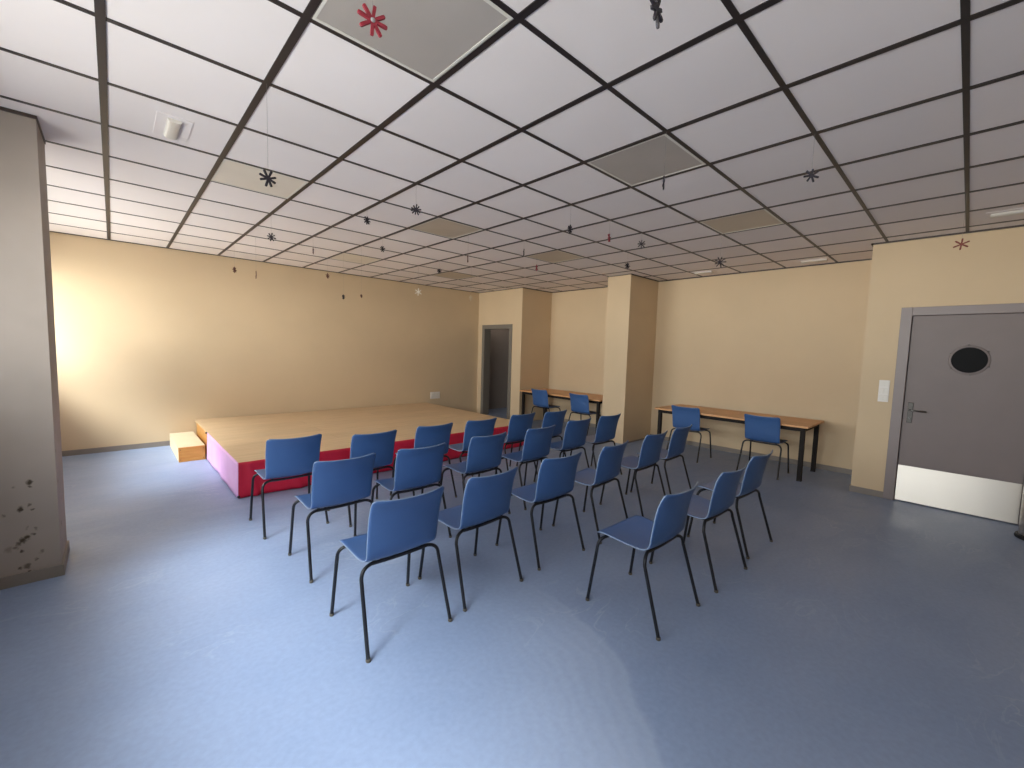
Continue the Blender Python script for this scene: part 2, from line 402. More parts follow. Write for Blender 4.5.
# ------------------------------------------------------------------ the room shell
XL, XR, XREC = -1.0, 6.244, 7.15        # window wall, door wall, recessed wall
YB, YS = -2.6, 7.86                     # wall behind the camera, wall behind the stage
COL0, COL1 = 3.885, 4.33                # the column between the two recesses
BLK, CORN = 6.42, 0.83                  # door-block corner, door-wall corner
PX, PY0, PY1 = -0.290, 3.885, 4.33     # window pillar

struct(box('floor', (XL - .3, XREC + .3, YB - .2, YS + .2, -0.12, 0.0), M['floor']))
# ceiling: tiles
struct(box('ceiling', (XL - .3, XREC + .3, YB - .2, YS + .2, CEIL, CEIL + .12), M['tile']))

# ceiling grid bars (one continuous suspended grid)
bm = bmesh.new()
for i in range(0, 14):
    x = GX + TILE * i
    if x < XREC: add_box(bm, x - .0165, x + .0165, YB, YS, CEIL - .004, CEIL + .01)
for j in range(-9, 10):
    y = GY + TILE * j
    if YB < y < YS: add_box(bm, XL, XREC, y - .0125, y + .0125, CEIL - .0035, CEIL + .01)
struct(obj('ceiling_grid', bm, M['grid']))

# walls
struct(box('wall_back', (XL - .3, XR + .2, YS, YS + .2, 0, CEIL), M['wall']))
struct(box('wall_front', (XL - .3, XREC + .3, YB - .2, YB, 0, CEIL), M['wall']))
D1 = (-0.445, 0.455, 2.02)              # doorway of door_1: y0, y1, height
struct(boxes('wall_right', [(XR, XREC + .15, D1[1], CORN, 0, CEIL), (XR, XREC + .15, YB, D1[0], 0, CEIL), (XR, XREC + .15, D1[0], D1[1], D1[2], CEIL),
                            (XR + .3, XREC + .15, D1[0], D1[1], 0, D1[2])], M['wall']))
struct(box('wall_recess', (XREC, XREC + .15, CORN, BLK + .2, 0, CEIL), M['wall']))
struct(box('wall_column', (XR, XREC, COL0, COL1, 0, CEIL), M['wall']))
D2 = (6.775, 7.63, 2.0)
struct(boxes('wall_door_block', [(XR, XR + .15, BLK, D2[0], 0, CEIL), (XR, XR + .15, D2[1], YS, 0, CEIL), (XR, XR + .15, D2[0], D2[1], D2[2], CEIL),
                                 (XR + .15, XREC + .15, BLK, BLK + .12, 0, CEIL)], M['wall']))
# the unlit corridor behind the far doorway
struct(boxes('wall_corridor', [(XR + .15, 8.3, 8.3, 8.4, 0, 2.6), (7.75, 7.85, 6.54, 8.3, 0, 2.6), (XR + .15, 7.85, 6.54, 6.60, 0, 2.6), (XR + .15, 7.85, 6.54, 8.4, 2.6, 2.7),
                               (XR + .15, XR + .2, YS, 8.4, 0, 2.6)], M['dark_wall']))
struct(box('floor_corridor', (XREC + .3, 8.3, BLK, 8.4, -.12, 0), M['floor']))
struct(box('floor_corridor_end', (XR, XREC + .3, YS + .2, 8.4, -.12, 0), M['floor']))

# window wall, left (mostly outside the frame): two window openings either side of the pillar
W1, W2, WZ = (-0.42, 3.22), (4.80, 7.82), (1.20, 2.36)
T = 0.28
struct(boxes('wall_left', [(XL - T, XL, YB, YS, 0, WZ[0]), (XL - T, XL, YB, YS, WZ[1], CEIL),
                           (XL - T, XL, YB, W1[0], WZ[0], WZ[1]), (XL - T, XL, W1[1], W2[0], WZ[0], WZ[1]), (XL - T, XL, W2[1], YS, WZ[0], WZ[1])], M['white_wall']))
struct(box('wall_pillar', (XL, PX, PY0, PY1, 0, CEIL), M['pillar']))

def window(n, y0, y1, mull):
    w = bpy.data.objects.new('window_%d' % n, None); link(w); struct(w)
    x0, x1 = XL - T + .04, XL - T + .10
    bmf = bmesh.new(); f = .055
    add_box(bmf, x0, x1, y0, y1, WZ[0], WZ[0] + f); add_box(bmf, x0, x1, y0, y1, WZ[1] - f, WZ[1])
    for y in [y0] + mull + [y1 - f]:
        add_box(bmf, x0, x1, y, y + f, WZ[0] + f, WZ[1] - f)
    obj('window_frame', bmf, M['window_frame'], w)
    ys = [y0] + mull + [y1 - f]
    for a, b in zip(ys, ys[1:]):
        box('window_pane', (x0 + .025, x0 + .031, a + f, b, WZ[0] + f, WZ[1] - f), M['glass'], w)
    box('window_sill', (XL - T + .10, XL + .03, y0, y1, WZ[0], WZ[0] + .02), M['window_frame'], w)
window(1, W1[0], W1[1], [0.77, 1.96])
window(2, W2[0], W2[1], [5.78, 6.78])

# baseboards
bh, bt = 0.07, 0.012
struct(box('baseboard_back', (XL, 0.86, YS - bt, YS, 0, bh), M['base']))
struct(boxes('baseboard_recess', [(XREC - bt, XREC, CORN, COL0, 0, bh), (XREC - bt, XREC, COL1, BLK, 0, bh)], M['base']))
struct(boxes('baseboard_right', [(XR - bt, XR, D1[1] + .085, CORN, 0, bh), (XR - bt, XREC, CORN, CORN + bt, 0, bh), (XR - bt, XR, YB, D1[0] - .085, 0, bh)], M['base']))
struct(boxes('baseboard_column', [(XR, XREC, COL0 - bt, COL0, 0, bh * .3)], M['base']))
struct(boxes('baseboard_pillar', [(XL, PX + bt, PY0 - bt, PY0, 0, bh), (PX, PX + bt, PY0, PY1, 0, bh)], M['base']))
struct(boxes('baseboard_left', [(XL, XL + bt, YB, PY0, 0, bh), (XL, XL + bt, PY1, YS, 0, bh)], M['base']))
struct(boxes('baseboard_front', [(XL, XR, YB, YB + bt, 0, bh)], M['base']))
struct(boxes('baseboard_corridor', [(7.738, 7.75, 6.6, 8.3, 0, bh)], M['pale_plastic']))

# dark wall-angle under the ceiling edge
a = .016
struct(boxes('trim_1', [(XL, XR, YS - a, YS, CEIL - a * .6, CEIL),
                        (XR - a, XR, YB, CORN + a, CEIL - a, CEIL), (XR - a, XREC, CORN, CORN + a, CEIL - a, CEIL),
                        (XREC - a, XREC, CORN, COL0, CEIL - a, CEIL), (XREC - a, XREC, COL1, BLK, CEIL - a, CEIL),
                        (XR, XREC, COL0 - a, COL0, CEIL - a, CEIL), (XR - a, XR, COL0 - a, COL1, CEIL - a * .6, CEIL),
                        (XR - a, XREC, BLK - a, BLK, CEIL - a, CEIL), (XR - a, XR, BLK, YS, CEIL - a * .6, CEIL)], M['dark_trim']))
struct(boxes('trim_2', [(XL, PX + .006, PY0 - .012, PY0, CEIL - .018, CEIL), (PX, PX + .006, PY0, PY1, CEIL - .018, CEIL)], M['dark_trim']))

# ------------------------------------------------------------------ door_1: grey door with porthole
d = bpy.data.objects.new('door_1', None); d.location = (XR, 0, 0); link(d)
struct(d, 'grey door with a round black porthole and a steel kick plate', 'door')
def dchild(name, lst, mat, bevel=0.0):
    o = boxes(name, [(x0 - XR, x1 - XR, y0, y1, z0, z1) for x0, x1, y0, y1, z0, z1 in lst], mat, d, bevel); return o
y0, y1, zt = D1
dchild('door_frame', [(XR - .018, XR + .10, y1 - .005, y1 + .085, 0, zt + .085), (XR - .018, XR + .10, y0 - .085, y0 + .004, 0, zt + .085), (XR - .018, XR + .10, y0 + .004, y1 - .005, zt - .003, zt + .085)], M['frame'], .003)
dchild('door_leaf', [(XR + .012, XR + .057, y0 + .006, y1 - .010, .006, zt - .006)], M['door'], .003)
dchild('door_stop', [(XR + .057, XR + .10, y0, y0 + .02, 0, zt), (XR + .057, XR + .10, y1 - .02, y1, 0, zt), (XR + .057, XR + .10, y0, y1, zt - .02, zt)], M['black_rubber'])
dchild('kick_plate', [(XR + .0095, XR + .0125, y0 + .008, y1 - .012, .012, .40)], M['kick'], .0008)
bm = bmesh.new(); add_lathe(bm, [(.128, .013), (.142, .013), (.146, .006), (.142, .001), (.128, -.001), (.126, .010)], 48, 'X', (0, 0, 1.56))
o = obj('porthole_ring', bm, M['door'], d); smooth_by_angle(o, 35)
bm = bmesh.new(); add_lathe(bm, [(.0, .009), (.128, .009), (.128, .004), (.0, .0035)], 48, 'X', (0, 0, 1.56))
o = obj('porthole_glass', bm, M['black_glass'], d); smooth_by_angle(o, 35)
for k in range(6):
    aa = PI / 2 + k * PI / 3 - .1
    bm = bmesh.new(); add_lathe(bm, [(.0, -.0035), (.006, -.0025), (.007, .003), (.0, .003)], 12, 'X', (0, .150 * math.cos(aa), 1.56 + .150 * math.sin(aa)))
    obj('porthole_screw', bm, M['chrome'], d, True)
hp = dchild('handle_plate', [(XR + .002, XR + .013, y1 - .085, y1 - .042, .87, 1.09)], M['dark_nickel'], .003)
bm = bmesh.new()
add_tube(bm, [(.004, y1 - .063, 1.01), (-.04, y1 - .063, 1.01)] + arc((-.04, y1 - .063, 1.01), (-.052, y1 - .063, 1.01), (-.052, y1 - .078, 1.01), 4)[1:] + [(-.05, y1 - .19, 1.006)], .009, 10)
o = obj('door_handle', bm, M['chrome'], hp, True)
bm = bmesh.new(); add_lathe(bm, [(.0, -.006), (.009, -.005), (.010, .004), (.0, .004)], 16, 'X', (0, y1 - .063, .925))
obj('key_cylinder', bm, M['silver'], hp, True)

# ------------------------------------------------------------------ door_2: the dark doorway beside the stage
d2 = bpy.data.objects.new('door_2', None); d2.location = (XR, 0, 0); link(d2)
struct(d2, 'dark open doorway with an olive grey frame beside the stage', 'door')
y0, y1, zt = D2
boxes('door_frame', [(-.015, .17, y1 - .012, y1 + .075, 0, zt + .08), (-.015, .17, y0 - .075, y0 + .012, 0, zt + .08), (-.015, .17, y0 + .012, y1 - .012, zt - .012, zt + .08)], M['frame_b'], d2, .003)

# ------------------------------------------------------------------ switches and sockets
sp = box('light_switch_panel', (XR - .010, XR, .575, .665, 1.075, 1.315), M['white_plastic'], None, .003)
tag(sp, 'white triple switch panel on the cream wall left of the porthole door', 'switch')
for k in range(3):
    z = 1.09 + k * .077
    for q in range(2):
        box('rocker', (XR - .0145, XR - .009, .583 + q * .0385, .618 + q * .0385, z, z + .058), M['pale_plastic'], sp, .002)

so = box('wall_socket', (4.96, 5.20, YS - .012, YS, .43, .575), M['white_plastic'], None, .003)
tag(so, 'white double wall socket low on the cream wall behind the stage', 'socket')
for q in range(2):
    bm = bmesh.new(); n = 20
    add_box(bm, 4.978 + q * .112, 5.070 + q * .112, YS - .017, YS - .010, .452, .552, .002)
    fr = obj('socket_face', bm, M['pale_plastic'], so)
    bm = bmesh.new()
    rr = [bm.verts.new((5.024 + q * .112 + .03 * math.cos(2 * PI * k / n), YS - .0175, .502 + .03 * math.sin(2 * PI * k / n))) for k in range(n)]
    r2 = [bm.verts.new((5.024 + q * .112 + .026 * math.cos(2 * PI * k / n), YS - .0125, .502 + .026 * math.sin(2 * PI * k / n))) for k in range(n)]
    for k in range(n): bm.faces.new((rr[k], rr[(k + 1) % n], r2[(k + 1) % n], r2[k]))
    bm.faces.new(r2)
    obj('socket_well', bm, M['frame_b'], fr)

# ------------------------------------------------------------------ the stage
SX0, SX1, SY0, SZ = 0.855, 4.86, 4.78, 0.357
stage = empty('stage', 'low wooden stage with a red cloth skirt against the back wall', 'stage', (SX0, SY0, 0))
def sb(name, x0, x1, y0, y1, z0, z1, mat, bevel=0.0):
    return box(name, (x0 - SX0, x1 - SX0, y0 - SY0, y1 - SY0, z0, z1), mat, stage, bevel)
sb('deck', SX0, SX1, SY0, YS - .02, SZ - .025, SZ, M['deck'], .003)
boxes('platform_frame', [(.02, SX1 - SX0 - .02, .02, .06, .0, SZ - .025), (.02, .06, .06, YS - SY0 - .04, 0, SZ - .025), (SX1 - SX0 - .06, SX1 - SX0 - .02, .06, YS - SY0 - .04, 0, SZ - .025),
                         (1.3, 1.34, .06, YS - SY0 - .04, 0, SZ - .025), (2.6, 2.64, .06, YS - SY0 - .04, 0, SZ - .025)], M['pine'], stage)

def cloth(name, length, along, seed, folds, mat, loose=1.0):
    """hanging cloth, pinned flat at the top and loosely waving at the hem"""
    rnd = random.Random(seed)
    nx, nz = int(length / .022), 10
    ph = [(rnd.uniform(.5, 1.0), rnd.uniform(0, 6.28), rnd.uniform(4, 13)) for _ in range(5)]
    bm = bmesh.new(); g = []
    for i in range(nx + 1):
        s = length * i / nx; row = []
        for k in range(nz + 1):
            t = k / nz                                 # 0 top .. 1 hem
            off = sum(a0 * math.sin(f * s + p) for a0, p, f in ph) / 5 * .026 * (.12 + t)
            for (c, w, amp) in folds:
                off += 1.7 * amp * math.exp(-((s - c - .05 * t) / w) ** 2) * (.25 + .75 * t)
            off += .003 * math.sin(31 * s + 2 * math.sin(3 * s)) * t ** 1.5
            off = max(off * loose + .010 * t + .004, .003)
            z = (SZ + .001) * (1 - t) + .006 * t
            v = (s - .006, -off, z) if along == 'x' else (-off, s - .012, z)
            row.append(bm.verts.new(v))
        g.append(row)
    # second layer a cloth's thickness behind the first, joined round the edge
    sh = Vector((0, .002, 0)) if along == 'x' else Vector((.002, 0, 0))
    g2 = [[bm.verts.new(v.co + sh) for v in row] for row in g]
    for i in range(nx):
        for k in range(nz):
            bm.faces.new((g[i][k], g[i + 1][k], g[i + 1][k + 1], g[i][k + 1]))
            bm.faces.new((g2[i][k], g2[i][k + 1], g2[i + 1][k + 1], g2[i + 1][k]))
    for i in range(nx):
        bm.faces.new((g[i][0], g2[i][0], g2[i + 1][0], g[i + 1][0])); bm.faces.new((g[i][nz], g[i + 1][nz], g2[i + 1][nz], g2[i][nz]))
    for k in range(nz):
        bm.faces.new((g[0][k], g[0][k + 1], g2[0][k + 1], g2[0][k])); bm.faces.new((g[nx][k], g2[nx][k], g2[nx][k + 1], g[nx][k + 1]))
    return obj(name, bm, mat, stage, True)
cloth('front_skirt', SX1 - SX0 - .01, 'x', 3, [(.10, .035, .022), (.16, .03, -.010), (.50, .05, .014), (.98, .04, .014), (1.18, .05, .018), (1.26, .03, -.012), (2.3, .06, .015), (3.2, .05, .015)], M['skirt'])
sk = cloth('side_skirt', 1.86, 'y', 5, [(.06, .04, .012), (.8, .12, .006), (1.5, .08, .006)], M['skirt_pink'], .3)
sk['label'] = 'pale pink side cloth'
for (x, y, z) in [(SX0 - .012, SY0 + 1.86, SZ - .006), (SX0 - .006, SY0 - .012, .022)]:
    bm = bmesh.new(); bmesh.ops.create_icosphere(bm, subdivisions=2, radius=.014, matrix=Matrix.Translation((x - SX0, y - SY0, z)) @ Matrix.Diagonal((1, 1, .8, 1)))
    obj('skirt_pin', bm, M['black_rubber'], stage, True)

step = empty('stage_step', 'small wooden step box against the left side of the stage', 'step', (.555, 6.67, 0))
SH = .185
boxes('front_board', [(.0, .275, 0, .022, 0, SH)], M['pine'], step, .002)
boxes('tread', [(.0, .275, .022, 1.14, SH - .02, SH)], M['cream_wood'], step, .002)
boxes('side_board', [(.0, .02, .022, 1.14, 0, SH - .02)], M['cream_wood'], step)
boxes('side_board', [(.255, .275, .022, 1.14, 0, SH - .02)], M['cream_wood'], step)
for x in (.018, .255):
    for z in (.03, SH - .03):
        bm = bmesh.new(); bmesh.ops.create_icosphere(bm, subdivisions=1, radius=.006, matrix=Matrix.Translation((x, .0, z)))
        obj('screw', bm, M['dark_trim'], step, True)

# ------------------------------------------------------------------ tables
def make_table(x0, x1, y0, y1, z):
    t = empty('table', 'x', 'table', ((x0 + x1) / 2, (y0 + y1) / 2, 0))
    hx, hy = (x1 - x0) / 2, (y1 - y0) / 2
    box('tabletop', (-hx, hx, -hy, hy, z - .025, z), M['table_wood'], t, .003)
    i = .045
    boxes('apron', [(-hx + i, hx - i, -hy + i, -hy + i + .03, z - .075, z - .025), (-hx + i, hx - i, hy - i - .03, hy - i, z - .075, z - .025),
                    (-hx + i, -hx + i + .03, -hy + i, hy - i, z - .075, z - .025), (hx - i - .03, hx - i, -hy + i, hy - i, z - .075, z - .025)], M['apron'], t)
    for sx in (-1, 1):
        for sy in (-1, 1):
            cx, cy = sx * (hx - .065), sy * (hy - .065)
            lg = box('leg', (cx - .025, cx + .025, cy - .025, cy + .025, .012, z - .025), M['apron'], t, .004)
            box('foot_cap', (cx - .027, cx + .027, cy - .027, cy + .027, 0, .014), M['black_rubber'], lg, .003)
    return t

def dup(root, loc, rz=0.0, label=None, group=None):
    r = root.copy(); COL.objects.link(r); r.location = loc; r.rotation_euler = (0, 0, rz)
    if label: r['label'] = label
    if group: r['group'] = group
    for ch in list(root.children):
        c = ch.copy(); COL.objects.link(c); c.parent = r
        for g in list(ch.children):
            e = g.copy(); COL.objects.link(e); e.parent = c
    return r

t1 = make_table(6.15, 6.98, 1.27, 3.29, .70)
t1['label'] = 'long wooden table with dark legs against the wall right of the column'; t1['group'] = 'tables along the recessed wall'
dup(t1, (6.60, 5.36, 0), 0, 'long wooden table in the far recess behind the column', 'tables along the recessed wall')

# ------------------------------------------------------------------ chairs
def shell_meshes():
    """one curved plastic shell, split at the bend into seat and backrest"""
    # (forward y, height z, half width)
    prof = [(.222, .424), (.217, .436), (.203, .4435), (.175, .446), (.13, .4445), (.07, .440), (.01, .4365), (-.04, .435), (-.075, .4365),
            (-.098, .441), (-.115, .450), (-.127, .465), (-.1345, .485), (-.140, .51), (-.147, .555), (-.155, .605), (-.164, .655), (-.175, .70), (-.188, .735), (-.199, .758), (-.206, .772), (-.210, .780)]
    NT = 22
    # arc length for end rounding
    S_ = [0]
    for (a0, b0), (a1, b1) in zip(prof, prof[1:]): S_.append(S_[-1] + math.hypot(a1 - a0, b1 - b0))
    tot = S_[-1]
    def half(i):
        s = S_[i]
        z = prof[i][1]
        if i <= 8: w = .208 + .004 * (1 - i / 8)
        else: w = .202 + .006 * max(0, (z - .45) / .33)
        for dd, r in ((s, .030), (tot - s, .020)):
            if dd < r: w -= r - math.sqrt(max(0, r * r - (r - dd) ** 2))
        return w
    P = []
    for i, (y, z) in enumerate(prof):
        k = min(1, max(0, (z - .44) / .08))            # 0 on the seat, 1 on the back
        row = []
        for j in range(NT + 1):
            t = -1 + 2 * j / NT
            t = math.copysign(abs(t) ** .85, t)
            dish = 1 - abs(t) ** 2.2
            x = t * half(i)
            row.append(Vector((x, y - k * (.027 + .006 * max(0, (z - .5) / .28)) * dish + k * .009, z - (1 - k) * .011 * dish * min(1, S_[i] / .06))))
        P.append(row)
    # the top edge sags a little between its corners
    for j in range(NT + 1):
        t = -1 + 2 * j / NT
        for i in (-1, -2, -3): P[i][j].z -= (.007 if i == -1 else .006) * (1 - t * t)
    n = len(P)
    N = [[None] * (NT + 1) for _ in range(n)]
    for i in range(n):
        for j in range(NT + 1):
            a = P[min(i + 1, n - 1)][j] - P[max(i - 1, 0)][j]; b = P[i][min(j + 1, NT)] - P[i][max(j - 1, 0)]
            if a.length < 1e-9: a = Vector((0, -1, 0))
            N[i][j] = a.cross(b).normalized()
            if N[i][j].z < 0 and i < 9: N[i][j].negate()
            if i >= 9 and N[i][j].y < 0: N[i][j].negate()
    h = .0042
    bm = bmesh.new()
    top = [[bm.verts.new(P[i][j] + N[i][j] * h) for j in range(NT + 1)] for i in range(n)]
    bot = [[bm.verts.new(P[i][j] - N[i][j] * h) for j in range(NT + 1)] for i in range(n)]
    fseat = []
    KS = 10
    lab = bm.faces.layers.int.new('part')
    def face(vs, part, rim=0):
        f = bm.faces.new(vs); f[lab] = part; f.material_index = rim
    for i in range(n - 1):
        p = 0 if i < KS else 1
        for j in range(NT):
            face((top[i][j], top[i][j + 1], top[i + 1][j + 1], top[i + 1][j]), p)
            face((bot[i][j], bot[i + 1][j], bot[i + 1][j + 1], bot[i][j + 1]), p)
    loop = [(0, j) for j in range(NT + 1)] + [(i, NT) for i in range(1, n)] + [(n - 1, j) for j in range(NT - 1, -1, -1)] + [(i, 0) for i in range(n - 2, 0, -1)]
    cen = Vector((0, 0, 0))
    mid = {}
    for q, (i, j) in enumerate(loop):
        pa, pb = loop[q - 1], loop[(q + 1) % len(loop)]
        tg = (P[pb[0]][pb[1]] - P[pa[0]][pa[1]]).normalized()
        o = tg.cross(N[i][j]).normalized()
        inner = P[min(max(i, 1), n - 2)][min(max(j, 1), NT - 1)]
        if o.dot(P[i][j] - inner) < 0: o.negate()
        mid[(i, j)] = bm.verts.new(P[i][j] + o * .003)
    for q in range(len(loop)):
        a, b = loop[q], loop[(q + 1) % len(loop)]
        p = 0 if min(a[0], b[0]) < KS else 1
        face((top[a[0]][a[1]], top[b[0]][b[1]], mid[b], mid[a]), p, 1)
        face((mid[a], mid[b], bot[b[0]][b[1]], bot[a[0]][a[1]]), p, 1)
    bmesh.ops.recalc_face_normals(bm, faces=bm.faces[:])
    bm.normal_update(); bm.verts.index_update()
    nrm = {v.index: v.normal.copy() for v in bm.verts}
    res = []
    for part, nm in ((0, 'seat'), (1, 'backrest')):
        idx, verts, faces, mats = {}, [], [], []
        for f in bm.faces:
            if f[lab] != part: continue
            fi = []
            for v in f.verts:
                if v.index not in idx: idx[v.index] = len(verts); verts.append(v.co.copy())
                fi.append(idx[v.index])
            faces.append(fi); mats.append(f.material_index)
        me = bpy.data.meshes.new(nm); me.from_pydata(verts, [], faces); me.update()
        for p, mi in zip(me.polygons, mats): p.use_smooth = True; p.material_index = mi
        inv = [None] * len(verts)
        for k, v in idx.items(): inv[v] = nrm[k]
        me.normals_split_custom_set_from_vertices(inv)
        me.materials.append(M['shell']); me.materials.append(M['shell_edge']); res.append(me)
    bm.free()
    return res

def make_chair():
    c = empty('chair', 'x', 'chair', (0, 0, 0))
    seat, back = shell_meshes()
    link(bpy.data.objects.new('seat', seat), c); link(bpy.data.objects.new('backrest', back), c)
    R = .0098
    for fy, ty, by in ((-.228, -.118, -.098), (.245, .198, .168)):
        for sx in (-1, 1):
            bm = bmesh.new()
            foot = Vector((sx * .240, fy, .010)); knee = Vector((sx * .226, ty, .362)); corner = Vector((sx * .2235, ty + (by - ty) * .25, .4165)); end = Vector((sx * .165, by, .4180))
            add_tube(bm, [foot] + arc(knee, corner, end, 8), R, 12)
            lg = obj('leg', bm, M['tube'], c, False); smooth_by_angle(lg, 50)
            bm = bmesh.new(); add_lathe(bm, [(.0, 0), (.0105, 0), (.0125, .003), (.0120, .016), (.0, .016)], 12, 'Z', (foot.x, foot.y, 0))
            cp = obj('foot_cap', bm, M['cap'], lg); smooth_by_angle(cp, 40)
        bm = bmesh.new(); add_tube(bm, [(-.165, by, .4180), (-.08, by, .4145), (0, by, .4135), (.08, by, .4145), (.165, by, .4180)], R, 12)
        o = obj('crossbar', bm, M['tube'], c); smooth_by_angle(o, 50)
    for sx in (-1, 1):
        bm = bmesh.new(); add_tube(bm, [(sx * .14, .168, .4175), (sx * .14, -.098, .4165)], .008, 10)
        o = obj('seat_rail', bm, M['tube'], c); smooth_by_angle(o, 50)
    return c

proto = make_chair()
used = [False]
def place(x, y, rz, label, group):
    if not used[0]:
        used[0] = True
        proto.location = (x, y, 0); proto.rotation_euler = (0, 0, rz); proto['label'] = label; proto['group'] = group
        return proto
    return dup(proto, (x, y, 0), rz, label, group)

G_ROWS = 'blue chairs in rows facing the stage'
ordn = ['first', 'second', 'third', 'fourth', 'fifth', 'sixth']
ROWS = [
    ('row of six nearest the stage', [(1.058, 3.88, 0), (1.652, 3.695, .03), (2.29, 3.723, .02), (2.877, 3.721, .02), (3.545, 3.766, .04), (4.08, 3.713, .01)]),
    ('middle row of six', [(1.125, 3.004, -.01), (1.716, 2.995, -.03), (2.416, 3.047, .02), (3.082, 3.036, .03), (3.795, 3.117, 0), (4.41, 3.12, -.02)]),
    ('front-most full row of six, nearest the camera', [(1.095, 2.106, .0), (1.685, 2.137, .04), (2.378, 2.158, -.04), (3.03, 2.15, .07), (3.787, 2.183, .01), (4.382, 2.20, .03)]),
]
for r, (rname, spots) in enumerate(ROWS):
    for k, (x, y, rz) in enumerate(spots):
        place(x, y, rz, 'blue plastic chair, %s from the left in the %s' % (ordn[k], ['row of six nearest the stage', 'middle row of six', 'closest full row of six'][r]), G_ROWS)
for k, (x, y, rz) in enumerate([(2.331, 1.248, -.01), (3.057, 1.222, -.04), (3.725, 1.247, -.05)]):
    place(x, y, rz, ['blue plastic chair, leftmost of the group of three at right',
                     'blue plastic chair, middle of the group of three at right', 'blue plastic chair, rightmost of the group of three at right'][k], G_ROWS)
G_T = 'blue chairs pushed up to the wooden tables'
place(6.27, 2.775, -PI / 2, 'blue plastic chair at the left end of the table right of the column', G_T)
place(6.27, 1.765, -PI / 2, 'blue plastic chair at the right end of the table right of the column', G_T)
place(6.25, 5.69, -PI / 2, 'blue plastic chair at the far table nearest the dark doorway', G_T)
place(6.25, 4.72, -PI / 2, 'blue plastic chair at the far table next to the column', G_T)

# ------------------------------------------------------------------ waste bin at the right edge
bn = empty('waste_bin', 'round steel bin with a black base beside the porthole door', 'bin', (5.86, -.545, 0))
bm = bmesh.new(); add_lathe(bm, [(.0, .03), (.128, .03), (.130, .62), (.124, .625), (.122, .10), (.0, .10)], 40); o = obj('body', bm, M['steel'], bn); smooth_by_angle(o, 40)
bm = bmesh.new(); add_lathe(bm, [(.0, 0), (.146, 0), (.150, .012), (.146, .030), (.132, .036), (.0, .036)], 40); o = obj('base_ring', bm, M['black_rubber'], bn); smooth_by_angle(o, 40)
bm = bmesh.new(); add_lathe(bm, [(.122, .615), (.136, .615), (.138, .635), (.122, .637)], 40); o = obj('rim', bm, M['black_rubber'], bn); smooth_by_angle(o, 40)

# ------------------------------------------------------------------ ceiling light panels (switched off)
PANELS = [(2, -2, 'diffuser', 'large grey ceiling light panel in a white frame behind the red star'),
          (2, 2, 'diffuser_pale', 'ivory ceiling light panel above the dark star at left'),
          (5, -2, 'diffuser', 'grey ceiling light panel behind the thin hanging ornament right of centre'),
          (5, 2, 'diffuser_warm', 'beige ceiling light panel at the middle of the ceiling'),
          (5, 6, 'diffuser_pale', 'pale ivory ceiling light panel near the wall behind the stage'),
          (8, -2, 'diffuser_warm', 'beige ceiling light panel nearest the porthole door'),
          (8, 2, 'diffuser_warm', 'small-looking beige ceiling light panel left of the column top'),
          (8, 6, 'diffuser_warm', 'farthest beige ceiling light panel near the dark doorway corner')]
for (i, j, mt, lab) in PANELS:
    cx, cy = GX + TILE * (i + .5), GY + TILE * (j + .5)
    p = empty('ceiling_light_panel', lab, 'ceiling light', (cx, cy, CEIL), 0, 'switched-off ceiling light panels')
    h = .287; w = .016
    boxes('frame', [(-h, h, -h, -h + w, -.004, .0), (-h, h, h - w, h, -.004, .0), (-h, -h + w, -h + w, h - w, -.004, .0), (h - w, h, -h + w, h - w, -.004, .0)], M['panel_frame'], p)
    box('diffuser', (-h + w, h - w, -h + w, h - w, -.002, -.0), M[mt], p)

# emergency lights
def emergency(name, x, y, lx, ly, lab, depth=.02):
    p = empty(name, lab, 'emergency light', (x, y, CEIL), 0, 'emergency lights on the ceiling')
    box('mounting_plate', (-lx / 2 - .05, lx / 2 + .05, -ly / 2 - .03, ly / 2 + .03, -.004, 0), M['tile'], p, .001)
    bm = bmesh.new(); n = 10
    sec = [(lx / 2 * math.cos(PI * k / n), -.004 - depth * math.sin(PI * k / n) ** .6) for k in range(n + 1)]
    a_ = [bm.verts.new((x_, -ly / 2, z_)) for x_, z_ in sec]; b_ = [bm.verts.new((x_, ly / 2, z_)) for x_, z_ in sec]
    for k in range(n): bm.faces.new((a_[k], a_[k + 1], b_[k + 1], b_[k]))
    bm.faces.new(a_[::-1]); bm.faces.new(b_); bm.faces.new((a_[0], b_[0], b_[-1], a_[-1]))
    o = obj('lens', bm, M['lens'], p); smooth_by_angle(o, 40)
emergency('emergency_light', .312, 3.44, .07, .28, 'white emergency light on the ceiling at upper left above the pillar')
emergency('emergency_light', 5.66, -.18, .10, .30, 'white emergency light on the ceiling above the porthole door', .025)
emergency('emergency_light', 6.84, 1.50, .10, .28, 'white emergency light above the table right of the column, nearer the door', .02)
emergency('emergency_light', 6.79, 2.93, .10, .26, 'white emergency light in the ceiling corner right of the column top', .02)

